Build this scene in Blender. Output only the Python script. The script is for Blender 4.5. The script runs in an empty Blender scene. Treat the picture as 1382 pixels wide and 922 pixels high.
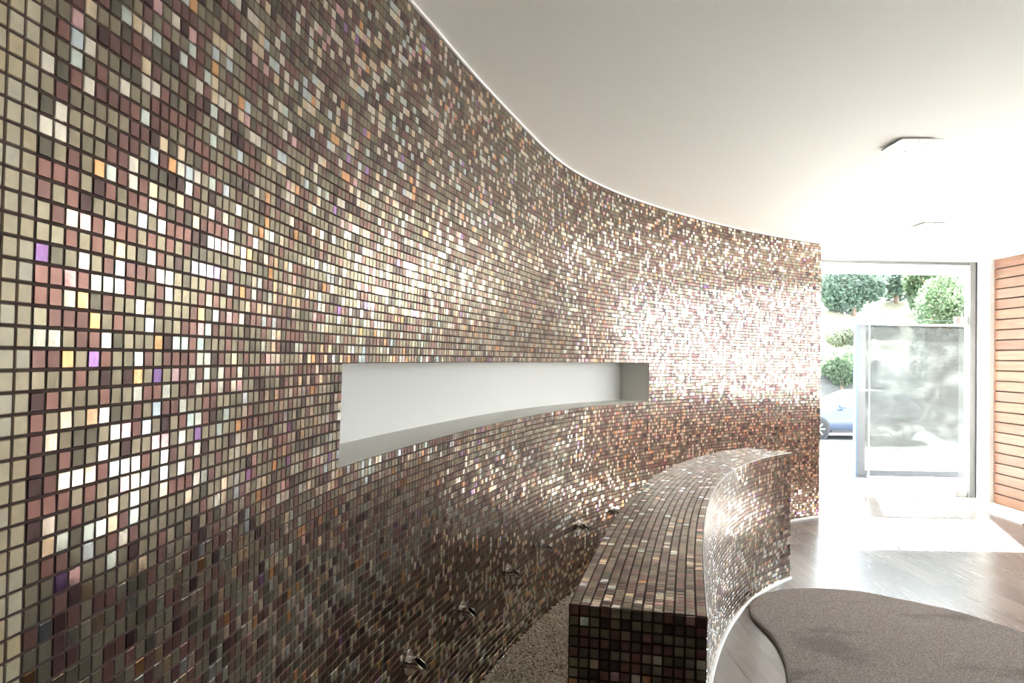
import bpy, math, random
import numpy as np
from mathutils import Vector, Matrix

# ------------------------------------------------------------------ base measures
T = .0262                     # pitch of the mosaic
EYE = 57.1 * T                # 1.496
CEIL = EYE + 44.5 * T         # 2.662
GLZ = 8.40                    # plane of the street glazing (y)
RX = 5.30                     # face of the timber wall (x)
col = bpy.context.scene.collection
rng = np.random.default_rng(7)
random.seed(7)

# ------------------------------------------------------------------ camera
cd = bpy.data.cameras.new('camera'); cam = bpy.data.objects.new('camera', cd); col.objects.link(cam)
cd.sensor_width = 36; cd.lens = 36 * 1000 / 1382; cd.clip_start = .02; cd.clip_end = 400
ro, pi_ = math.radians(1.03), math.atan(21 / 1000)
fw = Vector((0, math.cos(pi_), math.sin(pi_))); u0 = Vector((0, -math.sin(pi_), math.cos(pi_))); r0 = Vector((1, 0, 0))
rv = math.cos(ro) * r0 + math.sin(ro) * u0; uv_ = -math.sin(ro) * r0 + math.cos(ro) * u0
M = Matrix((rv, uv_, -fw)).transposed().to_4x4(); M.translation = Vector((0, 0, EYE))
cam.matrix_world = M
bpy.context.scene.camera = cam

# ------------------------------------------------------------------ light
sc = bpy.context.scene
sc.view_settings.view_transform = 'Standard'; sc.view_settings.look = 'None'
sc.view_settings.gamma = 1; sc.view_settings.use_curve_mapping = False
sc.view_settings.exposure = 1.32
sc.cycles.use_denoising = True
sc.cycles.max_bounces = 10; sc.cycles.diffuse_bounces = 5; sc.cycles.glossy_bounces = 5
sc.cycles.transparent_max_bounces = 12; sc.cycles.sample_clamp_indirect = 20
w = bpy.data.worlds.new('sky'); sc.world = w; w.use_nodes = True
bg = w.node_tree.nodes['Background']; bg.inputs[0].default_value = (.88, .94, 1, 1); bg.inputs[1].default_value = 4.8
sl = bpy.data.lights.new('sun', 'SUN'); sun = bpy.data.objects.new('sun', sl); col.objects.link(sun)
sl.energy = 82; sl.angle = math.radians(.6); sl.color = (1, .965, .91)
sd = Vector((.40, 1, .74)).normalized()          # towards the sun
sun.rotation_euler = sd.to_track_quat('Z', 'Y').to_euler()
def portal(name, loc, rot, sx, sy):
    l = bpy.data.lights.new(name, 'AREA'); l.shape = 'RECTANGLE'; l.size = sx; l.size_y = sy; l.cycles.is_portal = True
    o = bpy.data.objects.new(name, l); col.objects.link(o); o.location = loc; o.rotation_euler = rot
portal('portal_front', (4.1, GLZ + .1, 1.33), (math.radians(-90), 0, 0), 2.6, 2.7)
portal('portal_side', (RX + .25, 4.05, 1.7), (0, math.radians(90), 0), 1.7, 6.9)

# ------------------------------------------------------------------ material helpers
def mat(name, base=(.5, .5, .5), rough=.5, metal=0., ior=1.5, **k):
    m = bpy.data.materials.new(name); m.use_nodes = True
    b = m.node_tree.nodes['Principled BSDF']
    b.inputs['Base Color'].default_value = (*base, 1); b.inputs['Roughness'].default_value = rough
    b.inputs['Metallic'].default_value = metal; b.inputs['IOR'].default_value = ior
    for a, v in k.items(): b.inputs[a.replace('_', ' ')].default_value = v
    return m
class N:
    def __init__(s, m): s.m = m; s.t = m.node_tree; s.b = s.t.nodes.get('Principled BSDF')
    def n(s, typ, **k):
        o = s.t.nodes.new(typ)
        for a, v in k.items(): setattr(o, a, v)
        return o
    def l(s, a, b): s.t.links.new(a, b)
    def math(s, op, a, b=None, c=None):
        o = s.n('ShaderNodeMath', operation=op)
        for i, v in enumerate((a, b, c)):
            if v is None: continue
            if isinstance(v, (int, float)): o.inputs[i].default_value = v
            else: s.l(v, o.inputs[i])
        return o.outputs[0]
    def ramp(s, fac, stops, interp='LINEAR'):
        o = s.n('ShaderNodeValToRGB'); e = o.color_ramp; e.interpolation = interp
        while len(e.elements) < len(stops): e.elements.new(.5)
        for q, (p, c) in zip(e.elements, stops): q.position = p; q.color = (*c, 1)
        s.l(fac, o.inputs[0]); return o.outputs[0]
    def noise(s, vec, scale, detail=3, rough=.5):
        o = s.n('ShaderNodeTexNoise'); o.inputs['Scale'].default_value = scale; o.inputs['Detail'].default_value = detail
        o.inputs['Roughness'].default_value = rough
        if vec is not None: s.l(vec, o.inputs['Vector'])
        return o
    def mapping(s, vec, scale=(1, 1, 1), loc=(0, 0, 0)):
        o = s.n('ShaderNodeMapping'); o.inputs['Scale'].default_value = scale; o.inputs['Location'].default_value = loc
        s.l(vec, o.inputs[0]); return o.outputs[0]
    def mix(s, f, a, b, mode='MIX'):
        o = s.n('ShaderNodeMix', data_type='RGBA', blend_type=mode)
        for i, v in ((0, f), (6, a), (7, b)):
            if isinstance(v, (int, float)): o.inputs[i].default_value = v
            elif isinstance(v, tuple): o.inputs[i].default_value = (*v, 1)
            else: s.l(v, o.inputs[i])
        return o.outputs[2]
    def bump(s, h, strength, dist):
        o = s.n('ShaderNodeBump'); o.inputs['Strength'].default_value = strength; o.inputs['Distance'].default_value = dist
        s.l(h, o.inputs['Height']); s.l(o.outputs[0], s.b.inputs['Normal'])

def tile_material(name='glass_mosaic', thr=.74, cut=0.):
    m = mat(name, rough=.2); k = N(m)
    uv = k.n('ShaderNodeUVMap').outputs[0]
    fl = k.n('ShaderNodeVectorMath', operation='FLOOR'); k.l(uv, fl.inputs[0])
    wn = k.n('ShaderNodeTexWhiteNoise', noise_dimensions='2D'); k.l(fl.outputs[0], wn.inputs['Vector'])
    off = k.n('ShaderNodeVectorMath', operation='ADD'); k.l(fl.outputs[0], off.inputs[0]); off.inputs[1].default_value = (313.3, 71.7, 0)
    wn2 = k.n('ShaderNodeTexWhiteNoise', noise_dimensions='2D'); k.l(off.outputs[0], wn2.inputs['Vector'])
    kind, v2 = wn.outputs['Value'], wn2.outputs['Value']
    # kinds: olive-beige, plum, dark plum, iridescent
    basec = k.ramp(kind, [(0, (.30, .258, .185)), (.20, (.225, .195, .14)), (.34, (.12, .105, .078)), (.42, (.235, .115, .10)), (.56, (.17, .085, .078)), (.67, (.065, .032, .032)), (.80, (.15, .12, .08)), (.92, (.24, .14, .09))], 'CONSTANT')
    irid = k.ramp(v2, [(0, (.93, .88, .78)), (.36, (.92, .76, .56)), (.56, (.78, .87, .82)), (.74, (.88, .50, .26)), (.83, (.76, .86, .93)), (.92, (.84, .54, .56)), (.975, (.45, .26, .60))], 'CONSTANT')
    isir = k.math('GREATER_THAN', kind, thr)
    # a plain edge strip of cream tiles is flagged by negative columns
    sep = k.n('ShaderNodeSeparateXYZ'); k.l(fl.outputs[0], sep.inputs[0])
    isedge = k.math('LESS_THAN', sep.outputs[0], -.5)
    tc = k.n('ShaderNodeTexCoord').outputs['Object']
    fine = k.noise(k.mapping(tc, (60, 60, 60)), 1., 3, .6)
    c = k.mix(isir, basec, irid)
    cream = k.ramp(v2, [(0, (.40, .33, .20)), (.4, (.42, .37, .26)), (.7, (.40, .31, .17))])
    c = k.mix(isedge, c, cream)
    var = k.math('MULTIPLY_ADD', fine.outputs[0], .55, .72)
    cv = k.n('ShaderNodeCombineColor'); [k.l(var, cv.inputs[i]) for i in range(3)]
    c = k.mix(1., c, cv.outputs[0], 'MULTIPLY')
    k.l(c, k.b.inputs['Base Color'])
    notedge = k.math('SUBTRACT', 1., isedge)
    met = k.math('MULTIPLY', isir, notedge)
    k.l(k.math('MULTIPLY_ADD', isedge, -.66, k.math('MULTIPLY_ADD', met, .20, .76)), k.b.inputs['Metallic'])
    rr = k.math('MULTIPLY_ADD', met, -.14, .27)
    k.l(k.math('MULTIPLY_ADD', isedge, .10, rr), k.b.inputs['Roughness'])
    k.b.inputs['IOR'].default_value = 1.8
    k.bump(k.noise(k.mapping(tc, (38, 38, 38)), 1., 2, .5).outputs[0], .08, .004)
    return m
def grout_material():
    m = mat('grout', (.05, .024, .018), .85); return m
MT = tile_material(); MT2 = tile_material('glass_mosaic_matt', .93); MG = grout_material()

def plaster(name, c, bs=.06):
    m = mat(name, c, .8); k = N(m); tc = k.n('ShaderNodeTexCoord').outputs['Object']
    k.bump(k.noise(tc, 60, 4).outputs[0], bs, .003); return m
M_white = plaster('white_plaster', (.86, .855, .84)); M_ceil = plaster('ceiling_paint', (.85, .84, .82), .03)
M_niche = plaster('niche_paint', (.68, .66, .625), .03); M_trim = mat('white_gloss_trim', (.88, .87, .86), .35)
M_chrome = mat('chrome', (.66, .63, .60), .14, 1.); M_steel = mat('brushed_steel', (.62, .63, .64), .32, 1.)
M_dark = mat('bore_shade', (.015, .013, .012), .5); M_alu = mat('grey_aluminium', (.05, .052, .058), .5, 0.)
M_black = mat('black_seal', (.02, .02, .022), .5); M_rubber = mat('tyre_rubber', (.025, .025, .027), .8)

def glass(name, tint=(1, 1, 1), refl=.9):
    m = bpy.data.materials.new(name); m.use_nodes = True; k = N(m); t = m.node_tree
    t.nodes.remove(k.b); out = [n for n in t.nodes if n.type == 'OUTPUT_MATERIAL'][0]
    tr = k.n('ShaderNodeBsdfTransparent'); tr.inputs[0].default_value = (*tint, 1)
    gl = k.n('ShaderNodeBsdfGlossy'); gl.inputs['Roughness'].default_value = .01
    fr = k.n('ShaderNodeFresnel'); fr.inputs[0].default_value = 1.45
    mx = k.n('ShaderNodeMixShader'); k.l(k.math('MULTIPLY', fr.outputs[0], refl), mx.inputs[0])
    k.l(tr.outputs[0], mx.inputs[1]); k.l(gl.outputs[0], mx.inputs[2]); k.l(mx.outputs[0], out.inputs[0])
    return m
M_glass = glass('clear_glass', (.96, .98, .975))
M_glassedge = mat('green_glass_edge', (.30, .45, .42), .15)

def frosted(name='smeared_frosted_glass', tint=.62, k0=.68):
    m = bpy.data.materials.new(name); m.use_nodes = True; k = N(m); t = m.node_tree
    t.nodes.remove(k.b); out = [n for n in t.nodes if n.type == 'OUTPUT_MATERIAL'][0]
    tc = k.n('ShaderNodeTexCoord').outputs['Object']
    ns = k.noise(k.mapping(tc, (1.2, 1.2, 1.8)), 2.4, 5, .62); ns.inputs['Distortion'].default_value = .8
    c = k.ramp(ns.outputs[0], [(p_, (v_ * k0, v_ * 1.05 * k0, v_ * 1.04 * k0)) for p_, v_ in ((.30, .05), (.5, .075), (.62, .11), (.75, .20))])
    tr = k.n('ShaderNodeBsdfTransparent'); tr.inputs[0].default_value = (tint, tint * 1.03, tint * 1.04, 1)
    di = k.n('ShaderNodeBsdfDiffuse'); k.l(c, di.inputs[0]); tl = k.n('ShaderNodeBsdfTranslucent'); k.l(c, tl.inputs[0])
    a = k.n('ShaderNodeMixShader'); a.inputs[0].default_value = .5; k.l(di.outputs[0], a.inputs[1]); k.l(tl.outputs[0], a.inputs[2])
    b = k.n('ShaderNodeMixShader'); b.inputs[0].default_value = .68; k.l(tr.outputs[0], b.inputs[1]); k.l(a.outputs[0], b.inputs[2])
    k.l(b.outputs[0], out.inputs[0]); return m
M_frost = frosted()

# ------------------------------------------------------------------ mesh helpers
class MB:
    def __init__(s): s.v = []; s.f = []; s.m = []
    def add(s, vs, fs, mi=0):
        o = len(s.v); s.v += [tuple(v) for v in vs]; s.f += [tuple(i + o for i in f) for f in fs]; s.m += [mi] * len(fs)
    def box(s, a, b, mi=0, bev=0):
        x0, y0, z0 = a; x1, y1, z1 = b
        if bev <= 0:
            s.add([(x0, y0, z0), (x1, y0, z0), (x1, y1, z0), (x0, y1, z0), (x0, y0, z1), (x1, y0, z1), (x1, y1, z1), (x0, y1, z1)],
                  [(3, 2, 1, 0), (4, 5, 6, 7), (0, 1, 5, 4), (1, 2, 6, 5), (2, 3, 7, 6), (3, 0, 4, 7)], mi)
        else:
            e = bev; ring = lambda d, z: [(x0 + d, y0 + d, z), (x1 - d, y0 + d, z), (x1 - d, y1 - d, z), (x0 + d, y1 - d, z)]
            vs = ring(e, z0) + ring(0, z0 + e) + ring(0, z1 - e) + ring(e, z1)
            fs = [(3, 2, 1, 0), (12, 13, 14, 15)]
            for r in range(3):
                for i in range(4):
                    j = (i + 1) % 4; fs.append((r * 4 + i, r * 4 + j, r * 4 + 4 + j, r * 4 + 4 + i))
            s.add(vs, fs, mi)
    def rings(s, rs, mi=0, cap0=True, cap1=True, closed=True):
        n = len(rs[0]); vs = [p for r in rs for p in r]; fs = []
        for a in range(len(rs) - 1):
            for i in range(n if closed else n - 1):
                j = (i + 1) % n; fs.append((a * n + i, a * n + j, (a + 1) * n + j, (a + 1) * n + i))
        if cap0: fs.append(tuple(reversed(range(n))))
        if cap1: fs.append(tuple((len(rs) - 1) * n + i for i in range(n)))
        s.add(vs, fs, mi)
    def tube(s, p, q, r, n=16, mi=0, r2=None):
        p, q = Vector(p), Vector(q); d = (q - p).normalized(); a = d.orthogonal().normalized(); b = d.cross(a); r2 = r if r2 is None else r2
        s.rings([[p + (a * math.cos(t) + b * math.sin(t)) * r for t in [2 * math.pi * i / n for i in range(n)]],
                 [q + (a * math.cos(t) + b * math.sin(t)) * r2 for t in [2 * math.pi * i / n for i in range(n)]]], mi)
    def build(s, name, mats, parent=None, smooth=False, loc=None):
        me = bpy.data.meshes.new(name); me.from_pydata(s.v, [], s.f)
        mats = mats if isinstance(mats, (list, tuple)) else [mats]
        for q in mats: me.materials.append(q)
        me.polygons.foreach_set('material_index', s.m)
        if smooth: me.polygons.foreach_set('use_smooth', [True] * len(s.f))
        me.update(); o = bpy.data.objects.new(name, me); col.objects.link(o)
        if parent: o.parent = parent
        if loc: o.location = loc
        return o
def np_mesh(name, V, Q, mi, mats, uv=None, parent=None, smooth=False, nper=4):
    me = bpy.data.meshes.new(name); V = np.ascontiguousarray(V, dtype=np.float32); Q = np.ascontiguousarray(Q, dtype=np.int32)
    me.vertices.add(len(V)); me.vertices.foreach_set('co', V.ravel())
    me.loops.add(Q.size); me.loops.foreach_set('vertex_index', Q.ravel())
    me.polygons.add(len(Q)); me.polygons.foreach_set('loop_start', np.arange(0, Q.size, nper, dtype=np.int32))
    for q in mats: me.materials.append(q)
    me.polygons.foreach_set('material_index', np.asarray(mi, dtype=np.int32))
    me.polygons.foreach_set('use_smooth', np.full(len(Q), smooth))
    if uv is not None:
        l = me.uv_layers.new(name='UVMap'); l.data.foreach_set('uv', np.ascontiguousarray(uv, dtype=np.float32).ravel())
    me.update(calc_edges=True); me.validate()
    o = bpy.data.objects.new(name, me); col.objects.link(o)
    if parent: o.parent = parent
    return o
def tag(o, label=None, cat=None, group=None, kind=None):
    if label: o['label'] = label
    if cat: o['category'] = cat
    if group: o['group'] = group
    if kind: o['kind'] = kind
    return o
def struct(o): o['kind'] = 'structure'; return o
def empty(name, loc, rz=0):
    o = bpy.data.objects.new(name, None); col.objects.link(o); o.location = loc; o.rotation_euler.z = rz; o.empty_display_size = .1; return o

# mosaic: cells (n,2) of column/row with a surface function -> bevelled tiles plus a grout sheet
JIT = math.radians(.45)
class Mosaic:
    def __init__(s): s.V = []; s.Q = []; s.mi = []; s.uv = []; s.n = 0
    def quads(s, V, Q, mi, uv):
        s.V.append(V); s.Q.append(Q + s.n); s.mi.append(np.full(len(Q), mi)); s.uv.append(uv); s.n += len(V)
    def patch(s, cells, surf, uoff=0, grout=True, flip=False, joint=.0027, prot=.0016, bev=.0014):
        """surf(a, b) -> point, normal for coordinates a, b in tile units"""
        cells = np.asarray(cells, float); n = len(cells); j = joint / T / 2; e = (joint / 2 + bev) / T
        cor = np.array([(0, 0), (1, 0), (1, 1), (0, 1)], float)
        if flip: cor = cor[::-1]
        def ringpts(inset, depth, tilt=None):
            c = cells[:, None, :] + np.clip(cor, inset, 1 - inset)[None]
            P, Nn = surf(c[..., 0].ravel(), c[..., 1].ravel())
            d = depth if tilt is None else (depth + tilt.ravel())[:, None]
            return (P + Nn * d).reshape(n, 4, 3)
        tx = rng.normal(0, JIT, n); ty = rng.normal(0, JIT, n)
        tilt = T * ((cor[None, :, 0] - .5) * tx[:, None] + (cor[None, :, 1] - .5) * ty[:, None])
        A = ringpts(j, -.0006); B = ringpts(e, prot, tilt)
        V = np.concatenate([A, B], 1).reshape(-1, 3)
        base = (np.arange(n) * 8)[:, None, None]
        q = [(4, 5, 6, 7)] + [(i, (i + 1) % 4, 4 + (i + 1) % 4, 4 + i) for i in range(4)]
        Q = (base + np.array(q)[None]).reshape(-1, 4)
        uv = np.repeat(cells + .5, 20, axis=0) + np.array([uoff, 0.])
        s.quads(V, Q, 0, uv)
        if grout:
            c = cells[:, None, :] + cor[None]
            P, Nn = surf(c[..., 0].ravel(), c[..., 1].ravel())
            s.quads(P, (np.arange(n) * 4)[:, None] + np.arange(4)[None], 1, np.zeros((n * 4, 2)))
    def build(s, name, parent=None, tm=None):
        return np_mesh(name, np.concatenate(s.V), np.concatenate(s.Q), np.concatenate(s.mi), [tm or MT, MG], np.concatenate(s.uv), parent)

# ------------------------------------------------------------------ the curved mosaic wall
KS = np.array([0, 1.3, 1.7, 2.1, 2.6, 3.2, 3.9, 4.6, 5.3, 6.0, 6.8, 8.1])
KA = np.radians([4.9763, 4.5, 10.9, 14.9, 16.1, 18.7723, 22.0, 30.8869, 39.4931, 43.9816, 49.3058, 60.5109])
ds = .01; SS = np.arange(-3.4, 8.1 + ds / 2, ds); AA = np.interp(SS, KS, KA)
kern = np.exp(-.5 * (np.arange(-40, 41) / 14.) ** 2); kern /= kern.sum()
AA = np.convolve(np.pad(AA, 40, mode='edge'), kern, 'valid')
i0 = int(round(3.4 / ds))
CX = np.r_[0, np.cumsum(np.sin((AA[1:] + AA[:-1]) / 2) * ds)]; CY = np.r_[0, np.cumsum(np.cos((AA[1:] + AA[:-1]) / 2) * ds)]
CX += -.6246 - CX[i0]; CY += .4006 - CY[i0]
def curve(s): return np.interp(s, SS, CX), np.interp(s, SS, CY), np.interp(s, SS, AA)
SEND = 8.1; SN0 = SS[np.argmin((CX + .483) ** 2 + (CY - 2.045) ** 2)]; SN1 = SS[np.argmin((CX - 1.112) ** 2 + (CY - 5.480) ** 2)]
def lean(s, z): return np.clip((4.4 - s) / 1.4, 0, 1) ** 2 * (3 - 2 * np.clip((4.4 - s) / 1.4, 0, 1)) * .040 * np.clip((s - .8) / 1.4, 0, 1) * np.clip((z - 1.2) / 1.46, 0, 1)
def wsurf(a, b):                       # a: columns from the niche's left side, b: rows above eye level
    s = SN0 + a * T; z = EYE + b * T; x, y, t = curve(s); nx, ny = np.cos(t), -np.sin(t); d = lean(s, z)
    return np.c_[x + nx * d, y + ny * d, z], np.c_[nx, ny, nx * 0]
NC = int(round((SN1 - SN0) / T)); NL = int((SN0 + 3.36) / T); NR = int((SEND - SN0) / T)
cc, rr = np.meshgrid(np.arange(-NL, NR), np.arange(-57, 44)); cells = np.c_[cc.ravel(), rr.ravel()]
inn = (cells[:, 0] >= 0) & (cells[:, 0] < NC) & (cells[:, 1] >= -12) & (cells[:, 1] < -1)
cells = cells[~inn]
# the three nearest columns are plain cream tiles; the hash coordinate is shifted so that they are < 0
xs_, ys_, _ = curve(SN0 + np.arange(-NL, 0) * T)
CEDGE = int(np.arange(-NL, 0)[np.argmin(np.abs(xs_ / np.maximum(ys_, .01) + .6405) + (ys_ < .3) * 9)])
mw = Mosaic(); mw.patch(cells, wsurf, uoff=-CEDGE)
# grout margin top and bottom, plaster back, end return
def strip(mo, a0, a1, za, zb, off=0.):
    a = np.arange(a0, a1 + 1); n = len(a)
    def P(z):
        p, nn = wsurf(a.astype(float), np.full(n, (z - EYE) / T)); return p + nn * off
    V = np.concatenate([P(za), P(zb)]); i = np.arange(n - 1); Q = np.c_[i, i + 1, n + i + 1, n + i]
    mo.quads(V, Q, 1, np.zeros((len(Q) * 4, 2)))
strip(mw, -NL, NR, 0, EYE - 57 * T); strip(mw, -NL, NR, EYE + 44 * T, CEIL)
wall = mw.build('wall_left'); struct(wall)
aW = np.arange(-NL, NR + 1).astype(float)
def off_line(z, off, a=aW):
    p, nn = wsurf(a, np.full(len(a), (z - EYE) / T)); return p + nn * off
b = MB(); TH = .34
f0, k0, f1, k1 = off_line(0, -.004), off_line(0, -TH), off_line(CEIL, -.004), off_line(CEIL, -TH); n = len(aW)
vs = list(map(tuple, np.concatenate([k0, k1]))); b.add(vs, [(i + 1, i, n + i, n + i + 1) for i in range(n - 1)])
for i in (0, n - 1): b.add([f0[i] * (1, 1, 1), k0[i], k1[i], f1[i]], [(0, 1, 2, 3)])
o = b.build('wall_end_return', M_white); struct(o); o.name = 'wall_far'

# recessed niche lining
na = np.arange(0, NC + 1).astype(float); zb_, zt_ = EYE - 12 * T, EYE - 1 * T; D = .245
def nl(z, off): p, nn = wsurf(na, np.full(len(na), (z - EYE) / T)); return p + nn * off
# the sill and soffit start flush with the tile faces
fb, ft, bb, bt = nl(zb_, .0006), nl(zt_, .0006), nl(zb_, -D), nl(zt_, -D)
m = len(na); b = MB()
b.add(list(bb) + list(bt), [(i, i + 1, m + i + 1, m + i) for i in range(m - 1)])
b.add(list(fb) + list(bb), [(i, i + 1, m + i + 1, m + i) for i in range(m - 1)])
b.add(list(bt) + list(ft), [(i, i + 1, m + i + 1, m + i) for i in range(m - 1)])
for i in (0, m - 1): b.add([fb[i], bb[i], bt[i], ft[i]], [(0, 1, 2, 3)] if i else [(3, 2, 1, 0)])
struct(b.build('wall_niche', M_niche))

# slim white trims along ceiling and floor
def ribbon(name, line_fn, z0, z1, depth, material, a):
    A = line_fn(z0, .0005, a); B = line_fn(z0, depth, a); Cc = line_fn(z1, depth, a); Dd = line_fn(z1, .0005, a); q = MB(); n = len(a)
    q.rings([[A[i], B[i], Cc[i], Dd[i]] for i in range(n)]); return q.build(name, material)
struct(ribbon('trim_1', off_line, CEIL - .009, CEIL - .0005, .010, M_trim, aW))
a_far = np.arange(int((6.0 - SN0) / T), NR + 1).astype(float)
struct(ribbon('baseboard_left', off_line, .0005, .020, .014, M_trim, a_far))

# ------------------------------------------------------------------ room shell
def floor_material():
    m = mat('grey_oak_laminate', rough=.3); k = N(m); tc = k.n('ShaderNodeTexCoord').outputs['Object']
    sep = k.n('ShaderNodeSeparateXYZ'); k.l(tc, sep.inputs[0])
    colx = k.math('FLOOR', k.math('DIVIDE', sep.outputs[0], .19))
    wn = k.n('ShaderNodeTexWhiteNoise', noise_dimensions='1D'); k.l(colx, wn.inputs['W'])
    yo = k.math('ADD', sep.outputs[1], k.math('MULTIPLY', wn.outputs['Value'], 1.25))
    rowy = k.math('FLOOR', k.math('DIVIDE', yo, 1.25))
    cb = k.n('ShaderNodeCombineXYZ'); k.l(colx, cb.inputs[0]); k.l(rowy, cb.inputs[1])
    w2 = k.n('ShaderNodeTexWhiteNoise', noise_dimensions='2D'); k.l(cb.outputs[0], w2.inputs['Vector'])
    plank = k.ramp(w2.outputs['Value'], [(0, (.115, .098, .094)), (.5, (.14, .12, .115)), (1, (.175, .15, .14))])
    ad = k.n('ShaderNodeVectorMath', operation='ADD'); k.l(tc, ad.inputs[0])
    sc2 = k.n('ShaderNodeVectorMath', operation='SCALE'); k.l(w2.outputs['Color'], sc2.inputs[0]); sc2.inputs['Scale'].default_value = 7.; k.l(sc2.outputs[0], ad.inputs[1])
    g = k.noise(k.mapping(ad.outputs[0], (28, 1.4, 1)), 1.6, 6, .6)
    gr = k.ramp(g.outputs[0], [(.3, (.84, .84, .84)), (.7, (1.14, 1.12, 1.1))])
    c = k.mix(1., plank, gr, 'MULTIPLY')
    ex = k.math('ABSOLUTE', k.math('SUBTRACT', k.math('FRACT', k.math('DIVIDE', sep.outputs[0], .19)), .5))
    ey = k.math('ABSOLUTE', k.math('SUBTRACT', k.math('FRACT', k.math('DIVIDE', yo, 1.25)), .5))
    seam = k.math('MAXIMUM', k.math('GREATER_THAN', ex, .493), k.math('GREATER_THAN', ey, .4988))
    c = k.mix(k.math('MULTIPLY', seam, .6), c, (.04, .03, .025))
    k.l(c, k.b.inputs['Base Color'])
    k.l(k.math('MULTIPLY_ADD', g.outputs[0], .05, .24), k.b.inputs['Roughness'])
    k.bump(g.outputs[0], .01, .001); k.b.inputs['IOR'].default_value = 1.75
    return m
b = MB(); b.box((-1.2, -3.0, -.12), (5.9, GLZ, 0)); struct(b.build('floor', floor_material()))
def concrete(name, c, sc_=3., rough=.9):
    m = mat(name, c, rough); k = N(m); tc = k.n('ShaderNodeTexCoord').outputs['Object']
    ns = k.noise(tc, sc_, 6, .65); lo = tuple(v * .82 for v in c); hi = tuple(min(1, v * 1.12) for v in c)
    k.l(k.ramp(ns.outputs[0], [(.3, lo), (.7, hi)]), k.b.inputs['Base Color']); k.bump(ns.outputs[0], .2, .01); return m
M_stone = concrete('pale_stone', (.52, .51, .49), 8, .6)
b = MB(); b.box((-1.2, -3.0, CEIL), (6.2, 9.62, CEIL + .30)); struct(b.build('ceiling', M_ceil))
# stone upstand strip at the foot of the timber wall
b = MB(); b.box((4.86, 7.05, .0005), (RX - .045, GLZ - .03, .012), bev=.002); struct(b.build('trim_2', M_stone))
# right wall: plaster core with a window opening, horizontal timber boards in front
WY0, WY1, WZ0, WZ1 = .7, 7.4, 1.0, 2.5
b = MB(); x0, x1 = RX, RX + .24
b.box((x0, -3.0, 0), (x1, WY0, CEIL)); b.box((x0, WY1, 0), (x1, 8.12, CEIL)); b.box((x0, WY0, 0), (x1, WY1, WZ0)); b.box((x0, WY0, WZ1), (x1, WY1, CEIL))
struct(b.build('wall_right', mat('dark_backing', (.03, .02, .016), .8)))
def timber():
    m = mat('cedar_boards', rough=.42); k = N(m); tc = k.n('ShaderNodeTexCoord').outputs['Object']
    uv = k.n('ShaderNodeUVMap').outputs[0]
    wn = k.n('ShaderNodeTexWhiteNoise', noise_dimensions='2D'); k.l(uv, wn.inputs['Vector'])
    pc = k.ramp(wn.outputs['Value'], [(0, (.150, .066, .038)), (.3, (.19, .092, .054)), (.6, (.235, .122, .076)), (1, (.195, .09, .066))])
    ad = k.n('ShaderNodeVectorMath', operation='ADD'); k.l(tc, ad.inputs[0])
    s2 = k.n('ShaderNodeVectorMath', operation='SCALE'); k.l(wn.outputs['Color'], s2.inputs[0]); s2.inputs['Scale'].default_value = 9.; k.l(s2.outputs[0], ad.inputs[1])
    g = k.noise(k.mapping(ad.outputs[0], (2, 1.6, 30)), 1.5, 6, .6); g.inputs['Distortion'].default_value = .4
    c = k.mix(1., pc, k.ramp(g.outputs[0], [(.3, (.68, .64, .6)), (.7, (1.2, 1.2, 1.2))]), 'MULTIPLY')
    v = k.n('ShaderNodeTexVoronoi'); v.inputs['Scale'].default_value = 1.; k.l(k.mapping(ad.outputs[0], (4, 4, 9)), v.inputs['Vector'])
    kn = k.ramp(v.outputs['Distance'], [(.03, (1, 1, 1)), (.10, (0, 0, 0))])
    c = k.mix(k.math('MULTIPLY', kn, .7), c, (.22, .05, .02))
    k.l(c, k.b.inputs['Base Color']); k.bump(g.outputs[0], .15, .003); return m
V = []; Q = []; UV = []; nb = 0
BP = CEIL / 24.0
zz = 0
for r in range(24):
    z0, z1 = r * BP + .006, (r + 1) * BP - .006
    ysegs = [-2.99, -1.8, -.6, 0.695 if WZ0 - .05 < (z0 + z1) / 2 < WZ1 + .05 else 3.6, 5.3 if not (WZ0 - .05 < (z0 + z1) / 2 < WZ1 + .05) else 7.405, 8.105]
    for sg in range(5):
        y0, y1 = ysegs[sg], ysegs[sg + 1]
        if sg == 3 and WZ0 - .05 < (z0 + z1) / 2 < WZ1 + .05: continue
        mb = MB(); mb.box((RX - .024, y0 + .001, z0), (RX - .001, y1 - .001, z1), bev=.0025)
        V += mb.v; Q += [tuple(i + nb for i in f) for f in mb.f]; UV += [(r * 1.37 + .5, sg * 2.11 + .5)] * (4 * len(mb.f)); nb += len(mb.v)
o = np_mesh('trim_3', V, Q, np.zeros(len(Q)), [timber()], UV); struct(o)
# battens that close the gaps are the dark wall behind. window in the right wall
wf = MB(); e = .05
for a_, c_ in (((RX - .03, WY0, WZ0), (RX + .20, WY0 + e, WZ1)), ((RX - .03, WY1 - e, WZ0), (RX + .20, WY1, WZ1)), ((RX - .03, WY0 + e, WZ0), (RX + .20, WY1 - e, WZ0 + e)), ((RX - .03, WY0 + e, WZ1 - e), (RX + .20, WY1 - e, WZ1)), ((RX + .02, 3.78, WZ0 + e), (RX + .08, 3.83, WZ1 - e))): wf.box(a_, c_)
win = struct(wf.build('window_2', M_alu))
g = MB(); g.box((RX + .045, WY0 + e, WZ0 + e), (RX + .055, WY1 - e, WZ1 - e)); g.build('pane', M_glass, win)
# solid unseen rear wall, coloured dark to stand in for an unlit end
b = MB(); b.box((-1.2, -3.2, 0), (RX + .24, -3.0, CEIL))
struct(b.build('wall_back', mat('unlit_rear_wall', (.045, .032, .025), .6)))
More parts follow.
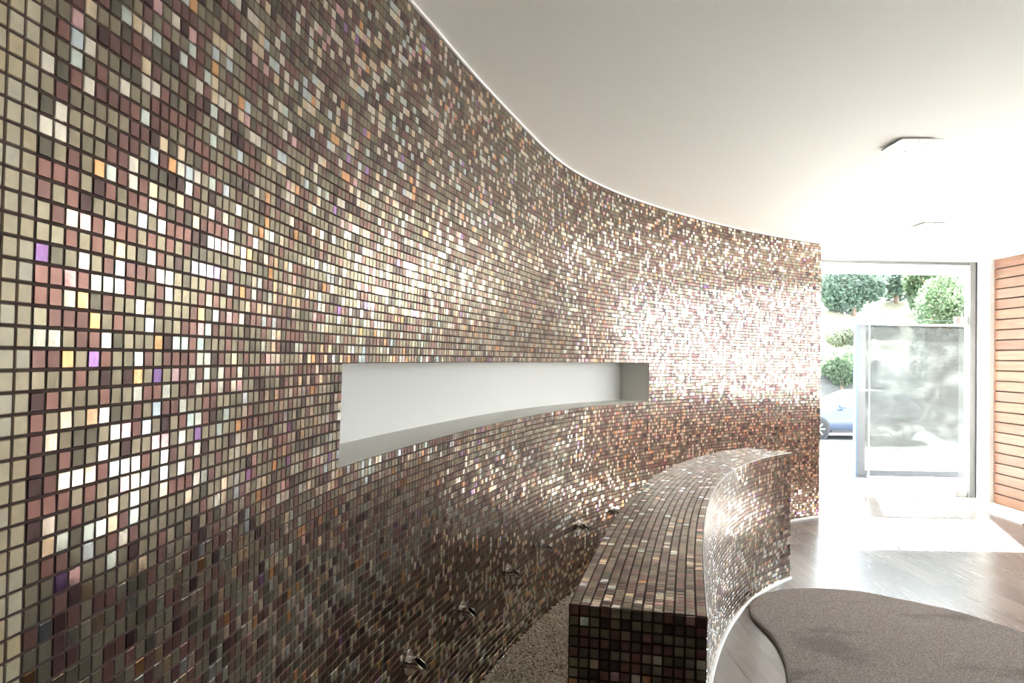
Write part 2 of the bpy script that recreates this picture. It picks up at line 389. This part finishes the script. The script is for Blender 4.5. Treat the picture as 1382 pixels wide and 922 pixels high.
# white pier between the glazing and the timber
b = MB(); b.box((5.235, 8.12, 0), (RX + .24, GLZ + .12, CEIL)); struct(b.build('wall_front', M_white))
b = MB(); b.box((2.48, 7.25, 0), (2.60, GLZ + .06, CEIL)); struct(b.build('wall_light_stop', M_white))  # unseen wall stub, added to stop daylight leaking in behind the mosaic

# ------------------------------------------------------------------ street glazing
DX0, DX1, DZ = 4.055, 5.17, 2.0
fr = MB()
fr.box((5.165, GLZ - .05, 0), (5.235, GLZ + .06, CEIL)); fr.box((2.6, GLZ - .03, CEIL - .035), (5.165, GLZ + .03, CEIL))
f = struct(fr.build('window_1', mat('light_aluminium', (.24, .245, .25), .4, .2)))
s_ = MB(); s_.box((5.228, GLZ - .062, .003), (5.236, GLZ - .050, CEIL - .003)); s_.build('black_seal', M_black, f)
for (xa, xb, za, zb) in ((2.6, DX0 - .004, .004, DZ), (2.6, 5.163, DZ + .008, CEIL - .036)):
    g = MB(); g.box((xa, GLZ - .005, za), (xb, GLZ + .005, zb)); g.build('pane', M_glass, f)
p = MB(); p.box((DX0 - .05, GLZ - .02, DZ - .028), (DX0 + .045, GLZ - .006, DZ + .036), bev=.003); p.box((DX0 - .05, GLZ + .006, DZ - .028), (DX0 + .045, GLZ + .02, DZ + .036), bev=.003)
p.build('patch_fitting', M_steel, f)
door = MB(); door.box((DX0, GLZ - .005, .012), (DX1 - .010, GLZ + .005, DZ)); dr = struct(door.build('door_1', M_glass))
ed = MB(); ed.box((DX0 - .0015, GLZ - .006, .012), (DX0 + .006, GLZ + .006, DZ)); ed.box((DX0 + .006, GLZ - .006, DZ - .006), (DX1 - .01, GLZ + .006, DZ + .001)); ed.build('polished_edge', M_glassedge, dr)
for z0, z1 in ((DZ - .045, DZ + .045), (.004, .075)):
    h = MB(); h.box((DX1 - .15, GLZ - .022, z0), (DX1 + .0, GLZ - .006, z1), bev=.003); h.box((DX1 - .15, GLZ + .006, z0), (DX1, GLZ + .022, z1), bev=.003); h.build('hinge', M_steel, dr)
h = MB(); h.box((DX0 + .03, GLZ - .028, 1.66), (DX0 + .065, GLZ - .006, 1.77), bev=.004); h.build('door_lock', M_trim, dr)
b = MB(); b.box((2.6, GLZ - .07, .0004), (5.235, GLZ + .06, .004)); struct(b.build('trim_4', M_stone))

# ------------------------------------------------------------------ ground outside
def gz(x, y):
    t = np.clip((y - 12.5) / 6.5, 0, 1); z = -.035 - .76 * (t * t * (3 - 2 * t))
    u = np.clip((y - 27) / 3.2, 0, 1); z = z + 1.9 * u * u * (3 - 2 * u)
    v = np.clip((y - 30) / 30, 0, 1); return z + v * 7.2
gx = np.linspace(-40, 60, 126); gy = np.r_[np.linspace(-30, 8, 12), np.linspace(8.5, 62, 130)]
X, Y = np.meshgrid(gx, gy); Z = gz(X, Y)
rough = np.clip((Y - 27) / 3, 0, 1)
Z += rough * (.16 * np.sin(X * 1.7 + Y * .6) + .12 * np.sin(X * 3.1 - Y * 1.9) + rng.normal(0, .07, X.shape))
nx_, ny_ = len(gx), len(gy); i, j = np.meshgrid(np.arange(nx_ - 1), np.arange(ny_ - 1)); i = i.ravel() + j.ravel() * nx_
Q = np.c_[i, i + 1, i + nx_ + 1, i + nx_]; cy = gy[(i // nx_)]
mi = np.where(cy < 16.5, 0, np.where(cy < 27, 1, np.where(cy < 31, 2, 3)))
o = np_mesh('ground', np.c_[X.ravel(), Y.ravel(), Z.ravel()], Q, mi, [concrete('sunlit_paving', (.42, .41, .39), 2), concrete('asphalt_road', (.15, .15, .15), 5), concrete('rocky_bank', (.10, .10, .095), 1.4), concrete('dry_grass', (.24, .225, .15), .9)], smooth=True)
struct(o)

# ------------------------------------------------------------------ mosaic counter (curved half wall)
PC = (np.array([.2389, .2107, .1621, .8212, .4904]), np.array([-.4126, .3069, -.1616, 3.5654, 1.8302])); PL = 3.6468739667594443
uu = np.linspace(0, 1, 801); bx, by = np.polyval(PC[0], uu), np.polyval(PC[1], uu); bs = np.r_[0, np.cumsum(np.hypot(np.diff(bx), np.diff(by)))]
bt_ = np.arctan2(np.gradient(bx, bs), np.gradient(by, bs)); BL = bs[-1] + .035
def bc(s): return np.interp(s, bs, bx) + np.maximum(s - bs[-1], 0) * np.sin(bt_[-1]), np.interp(s, bs, by) + np.maximum(s - bs[-1], 0) * np.cos(bt_[-1]), np.interp(s, bs, bt_)
BN = int(round(BL / T)); BH = EYE - 24 * T; W13 = 13 * T
def s_right(a, b_): x, y, t = bc(a * BL / BN); return np.c_[x, y, BH - b_ * T], np.c_[np.cos(t), -np.sin(t), x * 0]
def s_left(a, b_): x, y, t = bc(a * BL / BN); return np.c_[x - np.cos(t) * W13, y + np.sin(t) * W13, BH - b_ * T], np.c_[-np.cos(t), np.sin(t), x * 0]
def s_top(a, b_): x, y, t = bc(a * BL / BN); return np.c_[x - np.cos(t) * b_ * T, y + np.sin(t) * b_ * T, x * 0 + BH], np.c_[x * 0, x * 0, x * 0 + 1]
def s_end(s0, sgn):
    x0_, y0_, t0 = [float(v) for v in bc(np.array(s0))]
    def f_(a, b_): return np.c_[x0_ - math.cos(t0) * a * T, y0_ + math.sin(t0) * a * T, BH - b_ * T], np.c_[a * 0 + sgn * math.sin(t0), a * 0 + sgn * math.cos(t0), a * 0]
    return f_
def grid(na_, nb_): a_, b_ = np.meshgrid(np.arange(na_), np.arange(nb_)); return np.c_[a_.ravel(), b_.ravel()]
cr = empty('mosaic_counter', (1.0, 3.6, 0)); cr.location = (0, 0, 0)
tag(cr, 'curved half-height counter clad in glass mosaic standing free on the wood floor', 'counter')
mo = Mosaic(); mo.patch(grid(BN, 33), s_right, uoff=1000, flip=True); mo.patch(grid(BN, 33), s_left, uoff=2000)
mo.build('body', cr)
mo = Mosaic(); mo.patch(grid(13, 33), s_end(0., -1), uoff=4000); mo.patch(grid(13, 33), s_end(BL, 1), uoff=5000, flip=True); mo.build('end_panel', cr, MT2)
mo = Mosaic(); mo.patch(grid(BN, 13), s_top, uoff=3000); mo.build('countertop', cr, MT2)
q = MB(); n = BN + 1; aa = np.arange(n).astype(float); R_, nr = s_right(aa, aa * 0); L_, _ = s_left(aa, aa * 0)
ins = .003; R_ = R_ - nr * ins; L_ = L_ + nr * ins
q.rings([[(*R_[i][:2], .0005), (*R_[i][:2], BH - .003), (*L_[i][:2], BH - .003), (*L_[i][:2], .0005)] for i in range(n)]); q.build('core', MG, cr)
q = MB(); A_, nr = s_right(aa, aa * 0)
q.rings([[(*(A_[i] + nr[i] * o_)[:2], z) for o_, z in ((.0012, .0005), (.018, .0005), (.018, .011), (.014, .016), (.0012, .016))] for i in range(n)]); q.build('skirting', M_trim, cr)
# steel-white edge bead down both ends of the right face and its top
q = MB(); q.rings([[A_[i] + nr[i] * .0012 + np.array([0, 0, z]) for z in (0,)] + [A_[i] + nr[i] * .003 + np.array([0, 0, 0.])] + [A_[i] + nr[i] * .003 + np.array([0, 0, .0018])] + [A_[i] + nr[i] * .0 + np.array([0, 0, .0018])] for i in range(n)]); q.build('edge_bead', M_trim, cr)

# ------------------------------------------------------------------ gravel bed between wall and counter
def lw(s): x, y, t = curve(s); return x, y
s0a, s1a = 1.2, 6.0
def bed_pt(u, v):                                  # u along, v across (0 at the wall)
    s = s0a + u * (s1a - s0a); x, y, t = curve(s)
    sb = u * 3.75 - .10; X2, Y2, t2 = bc(np.clip(sb, 0, BL)); X2 = X2 - np.cos(t2) * W13 + np.minimum(sb, 0) * np.sin(t2); Y2 = Y2 + np.sin(t2) * W13 + np.minimum(sb, 0) * np.cos(t2)
    return x * (1 - v) + X2 * v, y * (1 - v) + Y2 * v
n = 60; b = MB(); us = np.linspace(0, 1, n); pa = np.c_[bed_pt(us, us * 0 + .004)]; pb = np.c_[bed_pt(us, us * 0 + .996)]
pa, pb = np.array(bed_pt(us, us * 0 + .006)).T, np.array(bed_pt(us, us * 0 + .994)).T
b.rings([[(*pa[i], .0006), (*pb[i], .0006), (*pb[i], .022), (*pa[i], .022)] for i in range(n)]); bed = b.build('bed', mat('gravel_fines', (.42, .34, .27), .9))
ico = bpy.data.meshes.new('t'); import bmesh
bm = bmesh.new(); bmesh.ops.create_icosphere(bm, subdivisions=1, radius=1); IV = np.array([v.co[:] for v in bm.verts]); IF = np.array([[v.index for v in f_.verts] for f_ in bm.faces]); bm.free(); bpy.data.meshes.remove(ico)
NP = 21000; u = rng.random(NP); u = np.where(rng.random(NP) < .72, .28 + u * .55, u); v = rng.uniform(.012, .988, NP)
px, py = bed_pt(u, v); sz = rng.uniform(.0048, .0095, NP); scl = np.c_[sz * rng.uniform(.9, 1.5, NP), sz * rng.uniform(.7, 1.1, NP), sz * rng.uniform(.5, .9, NP)]
q4 = rng.normal(size=(NP, 4)); q4 /= np.linalg.norm(q4, axis=1)[:, None]; a_, b_, c_, d_ = q4.T
Rm = np.stack([np.stack([1 - 2 * (c_ ** 2 + d_ ** 2), 2 * (b_ * c_ - a_ * d_), 2 * (b_ * d_ + a_ * c_)], 1), np.stack([2 * (b_ * c_ + a_ * d_), 1 - 2 * (b_ ** 2 + d_ ** 2), 2 * (c_ * d_ - a_ * b_)], 1), np.stack([2 * (b_ * d_ - a_ * c_), 2 * (c_ * d_ + a_ * b_), 1 - 2 * (b_ ** 2 + c_ ** 2)], 1)], 1)
loc = IV[None] * scl[:, None, :] * rng.uniform(.82, 1.18, (NP, len(IV), 1)); P = np.einsum('nij,nkj->nki', Rm, loc) + np.c_[px, py, .024 + rng.uniform(0, .014, NP)][:, None, :]
Fq = (np.arange(NP) * len(IV))[:, None, None] + IF[None]
def pebble():
    m = mat('pebbles', rough=.75); k = N(m); uv = k.n('ShaderNodeUVMap').outputs[0]
    wn = k.n('ShaderNodeTexWhiteNoise', noise_dimensions='2D'); k.l(uv, wn.inputs['Vector'])
    k.l(k.ramp(wn.outputs['Value'], [(0, (.92, .85, .74)), (.4, (.93, .89, .81)), (.65, (.86, .72, .58)), (.85, (.88, .80, .70)), (.94, (.38, .24, .17)), (1, (.55, .40, .30))]), k.b.inputs['Base Color']); return m
hu = np.repeat(np.c_[np.arange(NP) % 997, np.arange(NP) // 997] + .5, 60, axis=0)
peb = np_mesh('gravel_bed', P.reshape(-1, 3), Fq.reshape(-1, 3), np.zeros(NP * 20), [pebble()], hu, nper=3)
tag(peb, 'cream and brown gravel strip between the mosaic wall and the curved counter', 'gravel', kind='stuff'); bed.parent = peb

# ------------------------------------------------------------------ rug
RP = [(1.306, 3.486), (1.361, 3.653), (1.411, 3.884), (1.425, 4.026), (1.424, 4.167), (1.421, 4.331), (1.445, 4.457), (1.493, 4.58), (1.58, 4.70), (1.70, 4.80), (1.94, 4.875), (2.24, 4.849), (2.418, 4.726), (2.665, 4.508), (2.794, 4.30), (2.90, 4.12), (3.25, 3.78), (3.7, 3.6), (3.95, 3.2), (3.8, 2.6), (3.3, 2.2), (2.6, 2.1), (1.9, 1.9), (1.35, 2.1), (1.12, 2.6), (1.18, 3.1)]
def closed_spline(P, k=10):
    P = np.array(P); n = len(P); out = []
    for i in range(n):
        p0, p1, p2, p3 = P[i - 1], P[i], P[(i + 1) % n], P[(i + 2) % n]
        for t in np.arange(k) / k: out.append(.5 * (2 * p1 + (p2 - p0) * t + (2 * p0 - 5 * p1 + 4 * p2 - p3) * t * t + (3 * p1 - p0 - 3 * p2 + p3) * t ** 3))
    return np.array(out)
rp = closed_spline(RP); rc = rp.mean(0)
def rugmat():
    m = mat('taupe_pile', rough=.95); k = N(m); tc = k.n('ShaderNodeTexCoord').outputs['Object']
    f1 = k.noise(tc, 130, 4, .8); f2 = k.noise(k.mapping(tc, (1.2, 2.2, 1)), 1.7, 3, .5)
    c = k.ramp(f1.outputs[0], [(.38, (.085, .062, .052)), (.5, (.235, .185, .162)), (.62, (.50, .415, .375))])
    c = k.mix(1., c, k.ramp(f2.outputs[0], [(.34, (.62, .60, .60)), (.44, (1, 1, 1))]), 'MULTIPLY')
    k.l(c, k.b.inputs['Base Color']); k.bump(f1.outputs[0], 1., .012); k.b.inputs['Sheen Weight'].default_value = .3; k.b.inputs['Specular IOR Level'].default_value = .1
    return m
b = MB(); c3 = lambda s, z: [(*(rc + (p - rc) * s), z) for p in rp]
nrm = rp - np.roll(rp, 1, 0); b.rings([c3(1, .001), c3(1.0, .013), c3(.997, .020), c3(.990, .0235), c3(.97, .0245), c3(.8, .025), c3(.5, .025), c3(.2, .025)])
rug = b.build('rug', rugmat(), smooth=True); tag(rug, 'taupe free-form rug with a wavy outline lying on the wood floor', 'rug')

# ------------------------------------------------------------------ water spouts
def spout_meshes():
    fl_ = MB(); n = 32; circ = lambda r, x: [(x, r * math.cos(2 * math.pi * i / n), r * math.sin(2 * math.pi * i / n)) for i in range(n)]
    fl_.rings([circ(.041, .0), circ(.041, .0018), circ(.0395, .003), circ(.0225, .0035)])
    tb = MB(); ro_, ri = .0205, .0172
    def cut(r, top, bot): return [(top + (bot - top) * (1 - math.sin(2 * math.pi * i / n)) / 2, r * math.cos(2 * math.pi * i / n), r * math.sin(2 * math.pi * i / n)) for i in range(n)]
    tb.rings([circ(ro_, .003), cut(ro_, .028, .072), cut(ri, .028, .072), circ(ri, .022)], cap0=False, cap1=False)
    ca = MB(); ca.rings([circ(ri - .0002, .0062), circ(ri - .0002, .0066), cut(ri - .0003, .0255, .0695)], cap1=False)  # dark liner: shade inside the chrome mouth is put into its colour
    sc_ = [];
    for k_ in range(3):
        t = 2 * math.pi * k_ / 3 + math.pi / 2; s1 = MB(); s1.tube((.003, .031 * math.cos(t), .031 * math.sin(t)), (.0048, .031 * math.cos(t), .031 * math.sin(t)), .0032, 10); sc_.append(s1)
    return fl_, tb, ca, sc_
SP = [(-.344, 2.602), (-.194, 3.13), (-.009, 3.699), (.188, 4.201), (.445, 4.734), (.737, 5.213)]
SLAB = ['chrome spout nearest the bottom edge, lowest in the row on the dark mosaic wall', 'chrome spout with dark mouth, second from the bottom left in the row', 'chrome spout third from the bottom left, above the start of the gravel', 'chrome spout on the mosaic wall, third from the far end of the row', 'small chrome spout just before the one half hidden by the counter', 'farthest chrome spout, half hidden behind the edge of the curved counter']
proto = None
for k_, (x, y) in enumerate(SP):
    i = int(np.argmin((CX - x) ** 2 + (CY - y) ** 2)); t = AA[i]; z = .43
    s_now = SS[i]; loc_ = (CX[i] + math.cos(t) * .0014, CY[i] - math.sin(t) * .0014, z)
    if proto is None:
        proto = empty('water_spout', loc_, -t); F_, T_, C_, S_ = spout_meshes()
        F_.build('flange', M_chrome, proto); tt = T_.build('nozzle', M_chrome, proto); C_.build('bore', M_dark, tt); gk = MB(); gk.tube((-.001, 0, 0), (.0008, 0, 0), .0435, 32); gk.build('gasket', M_black, proto)
        for s1 in S_: s1.build('screw', M_steel, proto)
        rt = proto
    else:
        rt = proto.copy(); col.objects.link(rt); rt.location = loc_; rt.rotation_euler.z = -t
        for ch in list(proto.children):
            c2 = ch.copy(); col.objects.link(c2); c2.parent = rt
            for g2 in ch.children: d2 = g2.copy(); col.objects.link(d2); d2.parent = c2
    tag(rt, SLAB[k_], 'spout', 'chrome water spouts along the mosaic wall')

# ------------------------------------------------------------------ ceiling lights
M_opal = mat('frosted_cover_glass', (.93, .94, .93), .4); M_lens = mat('lamp_reflector', (.55, .58, .57), .25, .3)
cl = None
for (x, y, sz_, rz, lab) in ((2.09, 3.885, .215, -.02, 'square white glass ceiling light nearer the camera, the larger of the two'), (3.46, 6.14, .205, .0, 'square white glass ceiling light farther off, close to the street glazing')):
    if cl is None:
        cl = empty('ceiling_light', (x, y, CEIL), rz); h = sz_ / 2
        b = MB(); b.box((-h, -h, -.012), (h, h, -.007), bev=.001); g1 = b.build('cover_glass', M_opal, cl)
        b = MB(); b.box((-h * .62, -h * .62, -.0126), (h * .62, h * .62, -.0121)); b.build('frosted_centre', M_lens, g1)
        b = MB(); b.box((-h * .7, -h * .7, -.0069), (h * .7, h * .7, 0), bev=.001); b.build('housing', M_trim, cl)
        for s1 in (-1, 1):
            b = MB(); b.tube((s1 * .012, s1 * h * .86, -.019), (s1 * .012, s1 * h * .86, -.001), .0042, 12); b.build('clip', M_chrome, cl)
        b = MB(); 
        for a4, c4 in (((-h - .001, -h, -.0125), (-h + .0015, h, -.0065)), ((-h, h - .0015, -.0125), (h, h + .001, -.0065))): b.box(a4, c4)
        b.build('glass_edge', M_glassedge, cl); rt = cl
    else:
        rt = cl.copy(); col.objects.link(rt); rt.location = (x, y, CEIL)
        for ch in list(cl.children):
            c2 = ch.copy(); col.objects.link(c2); c2.parent = rt
            for g2 in ch.children: d2 = g2.copy(); col.objects.link(d2); d2.parent = c2
    tag(rt, lab, 'ceiling light', 'square ceiling lights')

# ------------------------------------------------------------------ outside: frosted screen
GS = -.035
scr = empty('glass_screen', (4.65, 10.0, GS)); tag(scr, 'tall grey-framed frosted glass screen outside behind the glass door', 'screen')
b = MB(); b.box((0, -.03, .02), (.11, .03, 2.05), bev=.004); b.box((1.50, -.03, .02), (1.62, .03, 2.05), bev=.004); b.box((.11, -.03, .02), (1.50, .03, .10), bev=.004); b.build('frame', M_alu, scr)
b = MB(); b.box((-.02, -.045, 2.05), (1.64, .045, 2.075), bev=.004); b.build('top_rail', M_steel, scr)
b = MB(); b.box((-.02, -.04, .0), (0, .04, 2.05), bev=.003); b.build('edge_profile', mat('dark_blue_seal', (.03, .07, .14), .4), scr)
b = MB(); b.box((.11, -.006, .10), (1.50, .006, 1.85)); b.build('pane', M_frost, scr)
b = MB(); b.box((.11, -.006, 1.85), (1.50, .006, 2.05)); b.build('top_pane', frosted('grey_frosted_band', .55, .5), scr)
for xx in (.0, 1.5):
    b = MB(); b.box((xx - .03, -.09, 0), (xx + .14, .09, .02), bev=.003); b.build('foot', M_alu, scr)

# ------------------------------------------------------------------ outside: car
M_paint = mat('silver_blue_paint', (.06, .08, .125), .3, .2, Coat_Weight=.4); M_win = mat('car_glass', (.10, .13, .15), .04, 0, 1.6); M_plast = mat('black_plastic', (.03, .03, .035), .6); M_lamp = mat('headlamp', (.75, .78, .8), .08, .4)
CG = float(gz(0., 23.))
car = empty('parked_car', (10.4, 23.0, CG)); tag(car, 'silver-blue hatchback parked across the street beyond the glazing', 'car')
st = [  # x, sill z, belt z, top z, half width belt, half width top
    (-2.02, .34, .52, .53, .50, .46), (-1.97, .24, .62, .66, .70, .62), (-1.80, .20, .70, .76, .80, .70), (-1.45, .19, .78, .88, .86, .74), (-1.05, .19, .84, .96, .88, .76), (-.82, .19, .87, 1.00, .885, .76),
    (-.55, .19, .90, 1.14, .89, .70), (-.20, .19, .92, 1.33, .89, .64), (.15, .19, .93, 1.44, .89, .60), (.6, .19, .94, 1.48, .89, .60), (1.1, .19, .95, 1.45, .88, .59), (1.5, .20, .97, 1.36, .87, .57), (1.78, .24, .99, 1.18, .84, .58), (1.95, .30, .92, 1.00, .76, .60), (2.02, .38, .74, .76, .62, .5)]
def ringcar(x, s0_, bz, tz, wb, wt, g=0):
    right = [(-wb * .90, s0_), (-wb * .985, s0_ + .12), (-wb, (s0_ + bz) / 2), (-wb * .985, bz - .03), (-wb * .95, bz), (-wt, bz + (tz - bz) * .86), (-wt * .86, tz), (-wt * .4, tz + .012)]
    pts = right + [(-y, z) for y, z in reversed(right)]
    return [(x, y + g * (1 if y > 0 else -1), z) for y, z in pts]
b = MB(); b.rings([ringcar(*r_) for r_ in st]); bd = b.build('body', M_paint, car, smooth=True)
def side_panel(xs, name, m_, par):
    for sg in (-1, 1):
        q = MB()
        def at(x):
            A = np.array(st); return [np.interp(x, A[:, 0], A[:, c]) for c in range(1, 6)]
        lo, hi = [], []
        for x in xs:
            s0_, bz, tz, wb, wt = at(x); f_ = lambda t_: (wb * .95 + (wt - wb * .95) * t_ + .006, bz + (tz - bz) * .86 * t_)
            a5 = f_(.10); c5 = f_(.90); lo.append((x, sg * a5[0], a5[1])); hi.append((x, sg * c5[0], c5[1]))
        k5 = len(xs); q.add(lo + hi, [(i, i + 1, k5 + i + 1, k5 + i) for i in range(k5 - 1)]); q.add([(x, y + sg * .004, z) for x, y, z in lo + hi], [(i, i + 1, k5 + i + 1, k5 + i) for i in range(k5 - 1)])
        q.build(name, m_, par)
side_panel([-.42, -.2, .1, .28], 'side_window', M_win, car); side_panel([.36, .6, .9, 1.1], 'side_window', M_win, car); side_panel([1.17, 1.3, 1.5], 'side_window', M_win, car)
q = MB(); q.add([(-.74, -.66, 1.035), (-.74, .66, 1.035), (.08, .56, 1.425), (.08, -.56, 1.425)], [(0, 1, 2, 3)]); q.add([(-.75, -.66, 1.045), (-.75, .66, 1.045), (.07, .56, 1.438), (.07, -.56, 1.438)], [(0, 1, 2, 3)]); q.build('windscreen', M_win, car)
for wx in (-1.25, 1.27):
    for sg in (-1, 1):
        ar = MB(); ar.tube((wx, sg * .80, .315), (wx, sg * .895, .315), .375, 32); ar.build('wheel_arch', M_plast, car)
        t_ = MB(); nn_ = 36
        def cr_(r, y): return [(wx + r * math.cos(2 * math.pi * i / nn_), sg * y, .31 + r * math.sin(2 * math.pi * i / nn_)) for i in range(nn_)]
        t_.rings([cr_(.20, .90), cr_(.27, .915), cr_(.305, .905), cr_(.312, .88), cr_(.312, .74), cr_(.29, .70), cr_(.2, .70)]); wh = t_.build('wheel', M_rubber, car, smooth=True)
        r5 = MB(); r5.tube((wx, sg * .905, .31), (wx, sg * .912, .31), .05, 16)
        for a6 in range(7):
            t6 = 2 * math.pi * a6 / 7; dx, dz = math.cos(t6), math.sin(t6); r5.tube((wx + dx * .03, sg * .912, .31 + dz * .03), (wx + dx * .205, sg * .915, .31 + dz * .205), .022, 8)
        r5.build('rim', M_steel, wh)
for sg in (-1, 1):
    q = MB(); q.box((-.62, sg * .93 - .07, .955), (-.46, sg * .93 + .07, 1.075), bev=.02); q.build('mirror', M_paint, car)
    q = MB(); q.tube((-1.93, sg * .60, .60), (-1.62, sg * .83, .66), .055, 14, r2=.075); q.build('headlight', M_lamp, car)
    for xh in (.05, .95):
        q = MB(); q.box((xh, sg * .90 - .018, .86), (xh + .17, sg * .90 + .018, .885), bev=.005); q.build('door_handle', M_paint, car)
    q = MB(); q.box((-.85, sg * .895 - .012, .20), (.88, sg * .895 + .012, .30), bev=.005); q.build('side_skirt', M_plast, car)
    q = MB(); q.box((-.02 + .32, sg * .894 - .003, .32), (.31, sg * .894 + .003, .93)); q.build('door_seam', M_plast, car)
q = MB(); q.box((-2.05, -.42, .30), (-1.96, .42, .42), bev=.01); q.build('grille', M_plast, car)

# ------------------------------------------------------------------ outside: shrubs and trees
def foliage(name, c, r, n, leaf, mat_, parent, seed, squash=.8, lobes=9):
    g_ = np.random.default_rng(seed); cen = g_.normal(size=(lobes, 3)); cen /= np.linalg.norm(cen, axis=1)[:, None]
    cen = cen * g_.uniform(.25, .62, lobes)[:, None] * np.array([r[0], r[1], r[2]]); rad = g_.uniform(.38, .62, lobes)
    L = g_.integers(0, lobes, n); d = g_.normal(size=(n, 3)); d /= np.linalg.norm(d, axis=1)[:, None]
    P = cen[L] + d * (rad[L] * g_.uniform(.55, 1.05, n) ** .6)[:, None] * np.array(r) + np.array(c)
    a = g_.normal(size=(n, 3)); a /= np.linalg.norm(a, axis=1)[:, None]; b_ = np.cross(a, g_.normal(size=(n, 3))); b_ /= np.linalg.norm(b_, axis=1)[:, None]
    s = (leaf * g_.uniform(.6, 1.3, n))[:, None]; a = a * s; b_ = b_ * s * .5; fold = np.cross(a, b_) / s * .25
    V = np.stack([P - a, P - b_ + fold, P + a, P + b_ + fold], 1).reshape(-1, 3); Q = np.arange(n * 4).reshape(-1, 4)
    uv = np.repeat(g_.random((n, 2)) * 500, 4, axis=0)
    return np_mesh(name, V, Q, np.zeros(n), [mat_], uv, parent)
def leafmat(name, cs):
    m = mat(name, rough=.55); k = N(m); uv = k.n('ShaderNodeUVMap').outputs[0]; wn = k.n('ShaderNodeTexWhiteNoise', noise_dimensions='2D'); k.l(uv, wn.inputs['Vector'])
    c = k.ramp(wn.outputs['Value'], [(i / (len(cs) - 1), q_) for i, q_ in enumerate(cs)]); k.l(c, k.b.inputs['Base Color'])
    tl = k.n('ShaderNodeBsdfTranslucent'); k.l(c, tl.inputs[0]); mx = k.n('ShaderNodeMixShader'); mx.inputs[0].default_value = .35
    out = [q_ for q_ in m.node_tree.nodes if q_.type == 'OUTPUT_MATERIAL'][0]; k.l(k.b.outputs[0], mx.inputs[1]); k.l(tl.outputs[0], mx.inputs[2]); k.l(mx.outputs[0], out.inputs[0]); return m
LM1 = leafmat('blue_green_leaves', [(.06, .10, .08), (.10, .16, .125), (.16, .23, .18)]); LM2 = leafmat('bright_leaves', [(.045, .08, .04), (.075, .125, .06), (.13, .18, .10)]); LM3 = leafmat('olive_leaves', [(.08, .10, .06), (.15, .18, .11)])
M_bark = mat('bark', (.16, .11, .08), .9)
def plant(kind, x, y, r, h0, mt, n, leaf, label, cat, group, seed):
    z = float(gz(x, y)); t = empty(kind, (x, y, z)); tag(t, label, cat, group)
    foliage('crown' if cat == 'tree' else 'foliage', (0, 0, h0 + r[2] * .9), r, n, leaf, mt, t, seed)
    b = MB(); H = h0 + r[2] * .9; rr_ = .05 + r[2] * .05
    b.tube((0, 0, -.3), (.05, 0, H), rr_, 10, r2=rr_ * .5)
    for k_ in range(4):
        a7 = k_ * 1.7 + seed; b.tube((.02, 0, H * .6), (math.cos(a7) * r[0] * .5, math.sin(a7) * r[1] * .5, H + r[2] * .3), rr_ * .5, 7, r2=rr_ * .15)
    b.build('trunk' if cat == 'tree' else 'stem', M_bark, t)
PL_ = [
    ('tree', 19.8, 43, (2.5, 2.0, 2.0), .1, LM1, 12000, .13, 'leftmost blue-green tree on the hillside, beside the tiled wall end'),
    ('tree', 24.6, 47.5, (2.4, 1.8, 2.2), .1, LM1, 12000, .13, 'broad blue-green tree in the middle of the hillside row'),
    ('tree', 23.7, 42, (1.9, 1.5, 1.9), .1, LM2, 10000, .13, 'yellow-green tree between two darker ones on the hillside'),
    ('tree', 21.6, 54, (3.2, 2.0, 2.6), .2, LM1, 10000, .16, 'tall tree behind the hillside row, its crown under the soffit'),
    ('tree', 29.0, 53, (3.0, 2.2, 2.8), .2, LM3, 10000, .16, 'pale olive tree at the back right of the hillside'),
    ('tree', 16.6, 28.5, (1.15, 1.1, 2.3), .5, LM2, 12000, .08, 'dense green tree near the right end of the glazing'),
    ('shrub', 12.9, 29.0, (1.15, .9, .85), .05, LM2, 5000, .07, 'round green shrub on the bank above the parked car'),
    ('shrub', 14.6, 32.5, (1.3, 1.0, .8), .05, LM3, 4000, .07, 'pale shrub on the dry slope behind the frosted screen'),
    ('shrub', 13.6, 35.5, (.7, .7, .45), .0, LM3, 1800, .07, 'small tuft of scrub on the bare slope above the round shrub'),
]
for k_, (c_, x, y, r_, h_, m_, n_, lf, lab) in enumerate(PL_):
    plant('hillside_tree' if c_ == 'tree' else 'bank_shrub', x, y, r_, h_, m_, n_, lf, lab, c_, 'trees on the hillside' if c_ == 'tree' else 'shrubs on the bank', 11 + k_)
